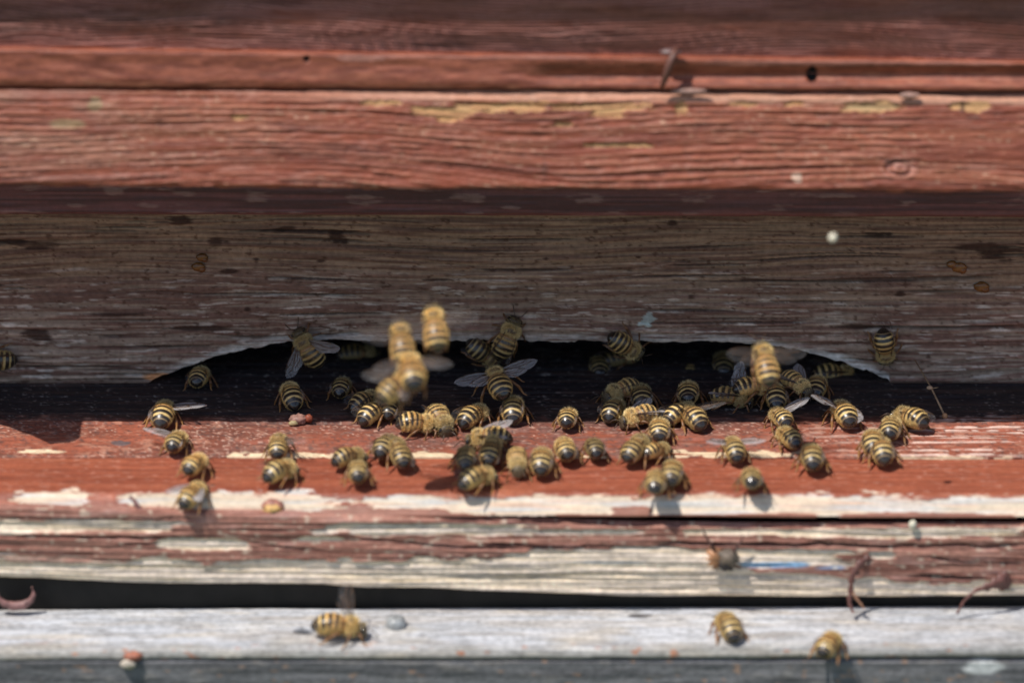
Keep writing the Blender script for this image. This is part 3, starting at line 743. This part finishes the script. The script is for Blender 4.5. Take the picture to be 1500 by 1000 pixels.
KINDS = {  # droop, tone, orange segments, fur density
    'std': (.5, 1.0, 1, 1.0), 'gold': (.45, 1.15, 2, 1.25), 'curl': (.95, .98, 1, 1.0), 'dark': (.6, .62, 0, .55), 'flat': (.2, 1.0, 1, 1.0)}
KINDS['stdb'] = (.85, .85, 2, 1.3); KINDS['stdc'] = (.3, 1.12, 1, .8); KINDS['fly'] = (.35, 1.25, 3, 1.5); BM = {}; FM = {}
def meshes(kind, legs):
    d, t, o, f = KINDS[kind]
    if (kind, legs) not in BM: BM[(kind, legs)] = body_mesh(d, t, o, legs)
    if kind not in FM: FM[kind] = fur_mesh(d, t, f, 5 + len(FM))
    return BM[(kind, legs)], FM[kind]

BS = .745; RB = random.Random(4)
def bee(px, py, label, yaw=0, pitch=-9, roll=0, on='land', kind='std', wings='tight', legs='stand', size=1.0, z=None, y=None, group=None, name='honey_bee', milky=0):
    """(px, py): where the middle of the abdomen shows in the photograph; it stands on the surface named by `on`"""
    size *= BS * RB.uniform(.90, 1.09); yaw += RB.uniform(-4, 4); pitch += RB.uniform(-5, 4); roll += RB.uniform(-6, 6)
    kind = RB.choice(['std', 'stdb', 'stdc']) if kind == 'std' else kind
    h = 3.2 * size
    Rl = Matrix.Rotation(math.radians(-yaw), 3, 'Z') @ Matrix.Rotation(math.radians(pitch), 3, 'X') @ Matrix.Rotation(math.radians(roll), 3, 'Y')
    if on == 'land': base = Matrix.Identity(3); P = Vector(hit_z(px, py, h + (z or 0)))
    elif on == 'edge': base = Matrix.Rotation(math.radians(16), 3, 'X'); P = Vector(hit_z(px, py, h - 2.6))
    elif on == 'ledge':
        base = Matrix.Rotation(math.atan2(zL0 - zL1, yL0 - yL1), 3, 'X')
        n = base @ Vector((0, 0, 1)); q = Vector((0, yL0, zL0)) + n * h; d = Vector(ray(px, py)); o = Vector(CAM); P = o + d * ((q - o).dot(n) / d.dot(n))
    elif on == 'wall': base = Matrix.Rotation(math.radians(90), 3, 'X'); P = Vector(hit_y(px, py, (y or 0) - h))
    elif on == 'front': base = Matrix.Rotation(math.radians(80), 3, 'X'); P = Vector(hit_y(px, py, yb - h))
    else: base = Matrix.Identity(3); P = Vector(hit_y(px, py, y))
    Rm = base @ Rl
    loc = P - Rm @ Vector((0, -1.9 * size, h))
    t = empty(name, loc * MM)
    t.rotation_euler = Rm.to_euler(); t.scale = (size, size * RB.uniform(.92, 1.12), size)
    tag(t, label, 'bee', group)
    bm_, fm_ = meshes(kind, legs)
    for nm, me in (('body', bm_), ('fur', fm_)):
        o = bpy.data.objects.new(nm, me); COL.objects.link(o); o.parent = t; o.location = (0, 0, 3.2 * MM)
    for hnd in (0, 1):
        for s in (-1, 1):
            ps = wings if isinstance(wings, str) else wings[0 if s < 0 else 1]
            o = bpy.data.objects.new('wing', WM[(hnd, s, milky)]); COL.objects.link(o); o.parent = t
            o.matrix_local = Matrix.Translation((0, 0, 3.2 * MM)) @ wing_M(ps, hnd, s)
    return t

GL = 'worker bees walking on the sunlit landing board'
GS = 'bees in the shade of the entrance opening'
GF = 'bees flying in front of the entrance'
GW = 'bees clinging to the shaded entrance board'
GB = 'bees on the pale lower ledge'
#BEES
bee(290, 553, 'striped bee alone at the far left end of the dark arched opening', 12, on='land', kind='std', group=GS)
bee(428, 580, 'shaded bee with glossy black tip standing over the pinkish crumb', -8, kind='curl', group=GS)
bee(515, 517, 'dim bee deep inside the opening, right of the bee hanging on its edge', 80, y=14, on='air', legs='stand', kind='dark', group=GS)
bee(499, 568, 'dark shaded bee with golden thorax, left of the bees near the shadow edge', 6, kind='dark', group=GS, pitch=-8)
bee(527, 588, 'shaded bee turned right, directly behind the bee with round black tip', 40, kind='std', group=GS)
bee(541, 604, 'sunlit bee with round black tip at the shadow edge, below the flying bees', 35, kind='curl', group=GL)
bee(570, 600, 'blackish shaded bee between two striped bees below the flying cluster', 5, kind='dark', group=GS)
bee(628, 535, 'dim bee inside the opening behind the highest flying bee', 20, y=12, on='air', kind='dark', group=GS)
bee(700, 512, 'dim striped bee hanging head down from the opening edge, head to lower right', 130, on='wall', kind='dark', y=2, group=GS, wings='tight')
bee(738, 508, 'striped bee climbing up and right over the opening edge, in the middle of the photo', 28, on='wall', y=0, group=GW, wings='tight')
bee(733, 568, 'sunlit bee with both wings spread wide in front of the dark opening', -18, pitch=22, roll=-14, size=1.1, on='air', y=-16, kind='flat', wings='open', legs='wide', group=GF, milky=1)
bee(751, 600, 'shaded bee with shiny black tip right under the bee with spread wings', 2, kind='curl', group=GS)
bee(688, 608, 'striped bee heading right at the shadow edge, left of the spread-winged bee', 30, kind='curl', group=GL)
bee(600, 618, 'bee lying across the shadow edge with orange banded abdomen pointing left', 82, kind='gold', group=GL, wings='tight')
bee(640, 606, 'furry bee that faces the camera with its face lowered, at the shadow edge', 160, kind='gold', group=GL, wings='tight')
bee(728, 640, 'bee heading left with shining folded wings, above the row of bees', -80, kind='gold', wings='fold', group=GL, milky=1)
bee(587, 668, 'broad striped bee seen from above, on the paint step left of centre', -12, pitch=12, kind='flat', group=GL)
bee(562, 655, 'brown fuzzy bee with a dark back, touching the left side of the broad striped bee', 20, kind='dark', group=GL)
bee(503, 668, 'bee turned right with golden thorax, above a bee seen from behind', 55, kind='std', group=GL)
bee(524, 692, 'bee seen from behind on the smooth red strip, lowest of the left-centre group', -4, kind='std', group=GL)
bee(407, 658, 'upper bee of the pair in the left part of the landing board', 0, pitch=10, kind='std', wings=('tight', 'half'), group=GL)
bee(403, 688, 'lower bee of the left pair, tip down left and golden thorax to the right', 45, kind='curl', group=GL)
bee(238, 607, 'leftmost sunlit bee, at the shadow edge with one wing held out to the right', 8, kind='std', wings=('tight', 'open'), group=GL, milky=1)
bee(256, 648, 'bee just below the leftmost sunlit bee, one wing low to the left', 15, kind='std', wings=('open', 'tight'), group=GL, milky=1)
bee(281, 682, 'golden furry bee on the red strip, upper of the two far left blurred bees', 20, kind='gold', group=GL)
bee(277, 728, 'blurred bee with a shining pale wing hanging over the peeled front edge', 28, on='edge', kind='gold', wings='fold', group=GL, milky=1)
bee(682, 672, 'blackish bee with glossy tip, left of two bees huddled below centre', 4, kind='dark', group=GL)
bee(718, 664, 'upright tan bee below the bee with shining wings', 5, pitch=8, kind='gold', group=GL)
bee(692, 698, 'bee turned right, lowest of the huddle below centre', 48, kind='curl', group=GL)
bee(757, 668, 'golden bee half hidden, facing the camera at the paint step', 178, kind='gold', group=GL, size=.85)
bee(793, 676, 'tan bee seen from behind on the paint step, right of the golden bee', 2, kind='std', group=GL)
bee(829, 660, 'tan bee seen from behind, middle of the row of three at the paint step', -6, kind='std', group=GL)
bee(872, 657, 'brownish bee with dark back, right end of the row of three at the paint step', -10, kind='dark', group=GL)
bee(831, 614, 'bright striped bee alone at the centre of the shadow edge with black shiny tip', 8, kind='std', group=GL)
bee(896, 600, 'striped bee at the shadow edge, left of the amber bee with wet-looking wings', 14, kind='curl', group=GL)
bee(926, 662, 'largest striped bee in the right centre, tip pointing down left', 30, pitch=10, kind='flat', group=GL, size=1.08)
bee(956, 660, 'golden fuzzy bee pressed against the right side of the largest striped bee', 40, kind='gold', group=GL, size=.9)
bee(966, 632, 'bee seen from behind just above the largest striped bee', 0, kind='std', group=GL)
bee(948, 606, 'amber bee turned left with wet-looking glossy wings at the shadow edge', -110, kind='gold', wings='fold', group=GL, milky=1)
bee(990, 604, 'bee at the shadow edge half covered by the bee to its right', 42, kind='curl', group=GL)
bee(1019, 611, 'bright striped bee casting a shadow to its right, right of centre at the shadow edge', -22, kind='std', group=GL, wings=('tight', 'half'))
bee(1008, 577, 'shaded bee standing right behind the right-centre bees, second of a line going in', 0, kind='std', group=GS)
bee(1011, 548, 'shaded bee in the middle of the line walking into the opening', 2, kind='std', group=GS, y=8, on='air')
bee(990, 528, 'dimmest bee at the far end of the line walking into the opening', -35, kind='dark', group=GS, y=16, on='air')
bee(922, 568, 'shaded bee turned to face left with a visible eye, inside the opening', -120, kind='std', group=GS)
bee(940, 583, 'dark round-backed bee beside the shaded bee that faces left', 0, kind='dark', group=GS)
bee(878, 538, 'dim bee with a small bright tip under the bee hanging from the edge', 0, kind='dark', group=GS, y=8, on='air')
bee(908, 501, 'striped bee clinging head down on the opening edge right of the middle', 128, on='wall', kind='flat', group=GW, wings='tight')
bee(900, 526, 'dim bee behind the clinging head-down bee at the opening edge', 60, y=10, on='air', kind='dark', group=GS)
bee(960, 708, 'blurred bee at the brink of the red strip, lowest of the right centre', 2, kind='std', group=GL)
bee(984, 692, 'blurred bee just right of and behind the one at the brink', 4, kind='std', group=GL)
bee(1077, 658, 'bee with wings pushed out on both sides, on the worn yellow line', -8, kind='curl', wings='half', group=GL, milky=1)
bee(1101, 702, 'grey-tan bee on the red strip below the worn yellow line', -4, kind='std', group=GL)
bee(1147, 614, 'upper bee of the right-hand pair crossing the shadow edge', -18, kind='std', wings=('tight', 'fan'), group=GL, milky=1)
bee(1159, 642, 'lower bee of the right-hand pair, tip pointed down right', -24, kind='std', group=GL)
bee(1190, 669, 'bee alone at the paint step below and right of the right-hand pair', -4, kind='std', group=GL)
bee(1240, 608, 'bright striped bee at the shadow edge with smooth board on both sides', -10, kind='std', wings=('fan', 'tight'), group=GL, milky=1)
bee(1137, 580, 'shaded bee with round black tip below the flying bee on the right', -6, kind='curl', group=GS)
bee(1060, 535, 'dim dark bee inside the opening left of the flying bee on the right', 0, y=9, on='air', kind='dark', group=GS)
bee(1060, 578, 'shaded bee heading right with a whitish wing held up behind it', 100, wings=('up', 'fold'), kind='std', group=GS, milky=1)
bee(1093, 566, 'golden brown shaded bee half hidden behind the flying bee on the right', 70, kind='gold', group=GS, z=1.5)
bee(1160, 556, 'shaded bee heading down right with a folded wing, right of the flying bee', 145, wings='fold', kind='std', group=GS, z=1.5, milky=1)
bee(1196, 566, 'striped shaded bee with dark tip near the right end of the opening', 8, kind='std', group=GS)
bee(1212, 548, 'golden-thoraxed shaded bee heading right, deepest at the right end of the opening', 75, kind='std', group=GS, y=5, on='air', wings='fold')
bee(1295, 500, 'bee clinging head down on the shaded board beyond the right end of the opening', 172, on='wall', kind='gold', wings='tight', group=GW)
bee(1279, 648, 'left bee of the cluster of four at the right of the landing board', 6, kind='std', group=GL)
bee(1304, 630, 'middle bee of the cluster of four, behind the two lowest', 8, kind='std', group=GL)
bee(1293, 661, 'lowest bee of the cluster of four at the right', -2, kind='std', group=GL)
bee(1342, 614, 'rightmost bee on the landing board, tip down right and thorax to the left', -42, kind='std', group=GL)
bee(2, 528, 'bee cut off by the left margin of the photo, on the shaded board', -80, on='wall', kind='std', group=GW)
bee(458, 522, 'bee clinging to the left shoulder of the arch with wings hanging down', -32, on='wall', kind='std', wings='half', group=GW, milky=1)
# flying
bee(590, 512, 'golden blurred bee in flight, upper of the three overlapping flying bees', -6, pitch=32, on='air', y=-47, kind='fly', wings='open', legs='fly', size=1.22, group=GF)
bee(604, 550, 'greyish blurred bee in flight, nearest and lowest right of the overlapping three', -10, pitch=10, on='air', y=-54, kind='fly', wings='half', legs='fly', size=1.22, group=GF)
bee(571, 574, 'blurred bee in flight with tip to the lower left, lowest left of the overlapping three', 48, pitch=30, on='air', y=-52, kind='flat', wings='half', legs='fly', size=1.22, group=GF)
bee(639, 492, 'golden blurred bee flying highest, right of the overlapping three', -12, pitch=38, on='air', y=-46, kind='fly', wings='open', legs='fly', size=1.22, group=GF)
bee(1124, 542, 'golden blurred bee in flight at the right with wings out, over the opening', -14, pitch=36, on='air', y=-40, kind='fly', wings='open', legs='fly', size=1.08, group=GF)
# ledge
bee(484, 914, 'bee walking right on the pale lower ledge with one wing raised', 88, on='ledge', kind='gold', size=1.08, wings=('up', 'tight'), group=GB)
bee(1070, 918, 'bee with a dark back on the pale ledge, below the blue paint streak', -14, on='ledge', kind='curl', size=1.0, group=GB)
bee(1210, 947, 'bee at the lower brink of the pale ledge, rightmost of the ledge bees', 22, on='ledge', kind='gold', size=1.05, group=GB)
#END BEES

# ------------------------------------------------------------------ small things
def lump(name, px, py, r, col, label, cat, on='z', val=0, rough=.5, seed=1, extra=()):
    P = hit_z(px, py, val) if on == 'z' else hit_y(px, py, val)
    A = Acc(); A.ball((0, 0, 0), r, tuple(col) + (rough,), 18, 12, .42, seed)
    for (dx, dy, dz, rr, cc) in extra: A.ball((dx, dy, dz), rr, tuple(cc) + (rough,), 14, 9, .35, seed + 3)
    o = put(name, A.build(name, [M_LUMP]), None); o.location = Vector(P) * MM
    return tag(o, label, cat)
lump('crumb', 437, 614, (1.6, 1.3, .95), (.42, .22, .17), 'pinkish wax crumb with a small red ball, under a shaded bee at the shadow edge', 'crumb', val=.9, extra=[(1.9, .2, .1, (.8, .7, .75), (.32, .08, .04)), (-.8, -1.0, -.3, (.9, .7, .5), (.5, .4, .2))])
lump('resin_lump', 400, 745, (1.7, 1.3, 1.1), (.62, .38, .14), 'small amber lump in a pinkish rim on the peeled cream front edge', 'resin lump', on='y', val=yf - 2.2, extra=[(.0, .6, .5, (2.0, 1.3, 1.0), (.36, .16, .12))])
lump('wax_scale', 1337, 768, (.7, .7, .8), (.75, .70, .55), 'tiny yellowish wax scale stuck in the crack at the right', 'wax scale', on='y', val=yb - .4)
lump('crumb', 195, 960, (1.6, 1.2, .8), (.42, .16, .1), 'reddish brown crumb on the brink of the pale ledge at the left', 'crumb', on='y', val=yL1 - .3, extra=[(-.8, -.6, -1.3, (1.4, .8, .9), (.55, .47, .38))])
lump('drifting_seed', 1220, 348, (.66, .6, .7), (1.0, .90, .70), 'bright pale seed speck drifting in the air before the shaded board', 'seed', on='y', val=-60)
# round grey stud on the ledge
P = hit_y(580, 915, yL0 - 5.5)
A = Acc(); 
A.tube([(0, 0, -1.6), (0, 0, .6), (0, 0, 1.3), (0, 0, 1.6)], [1.7, 1.8, 1.6, .8], (.30, .31, .31, .3), 16)
A.tube([(0, 0, -2.6), (0, 0, -1.6)], [1.2, 1.2], (.05, .05, .06, .5), 12)
o = put('stud', A.build('stud', [M_LUMP]), None); o.location = Vector(P) * MM; tag(o, 'round grey metal stud on the pale ledge, right of the walking bee', 'stud')
# dry straw leaning from board to landing
a = Vector(hit_y(1340, 527, -.6)); b = Vector(hit_z(1384, 609, .4)); mid = (a + b) / 2 + Vector((.3, -1.2, .3))
A = Acc(); A.tube([a - a, mid - a, b - a], [.12, .17, .22], (.42, .27, .15, .6), 6)
A.ball(tuple((b - a)), (.55, .5, .6), (.5, .28, .14, .6)); A.ball(tuple(mid - a + Vector((-.4, 0, .2))), (.6, .4, .4), (.55, .36, .22, .6))
A.tube([mid - a, mid - a + Vector((1.2, 0, .3))], [.12, .05], (.4, .28, .16, .6), 5)
o = put('straw', A.build('straw', [M_LUMP]), None); o.location = a * MM; tag(o, 'thin dry straw leaning from the shaded board to the landing, right of the opening', 'straw')

def hpart(name, A, P, mats=None):
    o = put(name, A.build(name, mats or [M_LUMP]), None, HIVE); o.location = Vector(P) * MM
    return o
# bent nail on the lip
P = hit_y(980, 100, ylip - .8)
A = Acc(); A.tube([(1.3, 1.0, 3.2), (.9, -.6, 2.9), (.2, -1.2, 1.6), (-.6, -1.2, -1.2), (-1.3, -.9, -3.4)], [.55, .75, .8, .7, .35], (.13, .055, .04, .5), 10)
A.ball((.3, .6, 2.8), (2.0, .9, .6), (.17, .10, .095, .4), 12, 8, .15)
hpart('nail', A, P)
# paint flakes over the crack between lip and batten
for px, py, rx in ((1010, 134, 3.4), (1332, 140, 2.0)):
    A = Acc(); A.ball((0, 0, 0), (rx, .5, .55), (.42, .24, .19, .5), 14, 8, .3, px); hpart('paint_flake_or_caster', A, hit_y(px, py, ypt - .3))
# resin drops on the entrance board
for px, py, r in ((296, 377, 1.0), (291, 391, 1.15), (1394, 387, .9), (1405, 392, 1.3), (1438, 420, 1.3)):
    A = Acc(); A.ball((0, 0, 0), (r * 1.1, .5, r * .75), (.20, .085, .025, .25), 12, 8, .25, px); A.ball((r * .5, -.1, -r * .4), (r * .6, .45, r * .5), (.2, .07, .02, .3), 10, 6, .2, px + 1)
    hpart('resin_drop', A, hit_y(px, py, -.15))
# curls of peeled paint on the front batten
RED = (.15, .062, .05, .5)
def ribbon(pts, w, col=RED, th=.18):
    A = Acc(); P = [Vector(p) for p in pts]
    fine = []
    for i in range(len(P) - 1):
        for k in range(4): fine.append(P[i].lerp(P[i + 1], k / 4))
    fine.append(P[-1]); ws = np.interp(np.linspace(0, len(w) - 1, len(fine)), range(len(w)), w) * .62 * np.array([1 + .45 * math.sin(i * 2.3) for i in range(len(fine))])
    vs = []; fs = []
    for i, p in enumerate(fine):
        t = (fine[min(i + 1, len(fine) - 1)] - fine[max(i - 1, 0)]).normalized(); s = t.cross(Vector((0, -1, 0))).normalized()
        for sx, dy in ((-1, 0), (0, -.25 * ws[i]), (1, 0), (1, th), (0, th), (-1, th)): vs.append(p + s * ws[i] * sx + Vector((0, dy, 0)))
    for i in range(len(fine) - 1):
        for k in range(6): fs.append((i * 6 + k, i * 6 + (k + 1) % 6, i * 6 + 6 + (k + 1) % 6, i * 6 + 6 + k))
    fs.append(tuple(range(6))); fs.append(tuple((len(fine) - 1) * 6 + k for k in range(6))[::-1])
    A.add(vs, fs, col); return A
def rel(px, py, o, y): return tuple(hit_y(px, py, y) - o)
yc = yb - 1.0
O = hit_y(1250, 850, yc)
hpart('paint_curl', ribbon([rel(1275, 815, O, yc + .8), rel(1258, 828, O, yc - .4), rel(1248, 845, O, yc - 1), rel(1246, 866, O, yc - 1.4), rel(1244, 884, O, yc - 2), rel(1250, 897, O, yc - 2.4)], [.9, 1.2, .8, .7, .6, .3]), O)
hpart('paint_curl', ribbon([rel(1246, 864, O, yc - 1.2), rel(1256, 878, O, yc - 2), rel(1266, 891, O, yc - 2.4)], [.5, .45, .2], (.34, .17, .10, .5)), O)
O = hit_y(1460, 850, yc)
hpart('paint_curl', ribbon([rel(1476, 838, O, yc + .6), rel(1466, 850, O, yc - .6), rel(1450, 858, O, yc - 1.2), rel(1430, 864, O, yc - 1.6), rel(1412, 880, O, yc - 2), rel(1402, 898, O, yc - 2.2)], [.9, 1.7, 1.2, .5, .4, .3]), O)
A = Acc(); A.ball((0, 0, 0), (1.4, .7, 1.9), RED, 12, 8, .3, 7); hpart('paint_curl', A, hit_y(1470, 850, yc + .8))
O = hit_y(1058, 818, yc)
A = ribbon([rel(1050, 802, O, yc + .6), rel(1047, 812, O, yc - .4), rel(1048, 822, O, yc - .5), rel(1052, 831, O, yc)], [1.6, 2.2, 2.0, 1.4], (.52, .25, .12, .5))
A.ball(tuple(Vector(rel(1066, 818, O, yc - .2))), (1.9, .9, 1.7), (.20, .15, .11, .6), 14, 9, .5, 3)
A.ball(tuple(Vector(rel(1064, 828, O, yc - .3))), (1.6, .8, .9), (.05, .04, .04, .6), 12, 7, .5, 5)
for pl in ([(1048, 806), (1040, 795), (1034, 785), (1028, 772)], [(1070, 812), (1078, 802), (1086, 792), (1089, 783)], [(1072, 826), (1080, 830), (1086, 831)]):
    A.tube([rel(a_, b_, O, yc - .4) for a_, b_ in pl], [.28, .25, .22, .12][:len(pl)], (.13, .06, .05, .6), 6)
o = put('bark_scrap', A.build('bark_scrap', [M_LUMP]), None); o.location = Vector(O) * MM
tag(o, 'curled orange-brown scrap with thin dark strands on the front batten, left of the blue streak', 'scrap')
hpart('paint_curl', ribbon([rel(200, 735, O, yf - 2.6), rel(190, 727, O, yf - 2.4), rel(210, 750, O, yf - 3.6), rel(221, 758, O, yf - 3.8)], [.3, .5, .5, .2], (.22, .11, .1, .5)), O)
# pinkish ring of paint in the gap, far left
O = hit_y(22, 868, yb)
th = np.linspace(math.pi * .95, math.pi * 2.15, 8)
A = Acc(); A.tube([(3.4 * math.cos(t), 0, 2.6 * math.sin(t)) for t in th], [.3, .5, .7, .9, .9, .6, .4, .2], (.22, .11, .10, .5), 8)
hpart('paint_curl', A, O)
# unseen flake shape left of the frame, added to cast the landing's shadow
CASTER = [(-12, 0, 3), (4.5, 0, 6), (4.5, 0, -5), (3.2, 0, -6.6), (-.5, 0, -7.2), (-4.2, 0, -3.6), (-12, .4, 3), (4.5, .4, 6), (4.5, .4, -5), (3.2, .4, -6.6), (-.5, .4, -7.2), (-4.2, .4, -3.6)]
A = Acc(); A.add([(x, z, y - .015 * z * z) for x, y, z in CASTER],
                 [(0, 5, 4, 3, 2, 1), (6, 7, 8, 9, 10, 11), (0, 1, 7, 6), (1, 2, 8, 7), (2, 3, 9, 8), (3, 4, 10, 9), (4, 5, 11, 10), (5, 0, 6, 11)], RED)
sh = hit_z(85, 626, 0)
tz = zp + 1.0; fy = sh[1] + SUNV.y / SUNV.z * tz
A_ = hpart('paint_flake_or_caster', A, (sh[0] + SUNV.x / SUNV.z * tz, fy, tz - .5))
hive_fix()
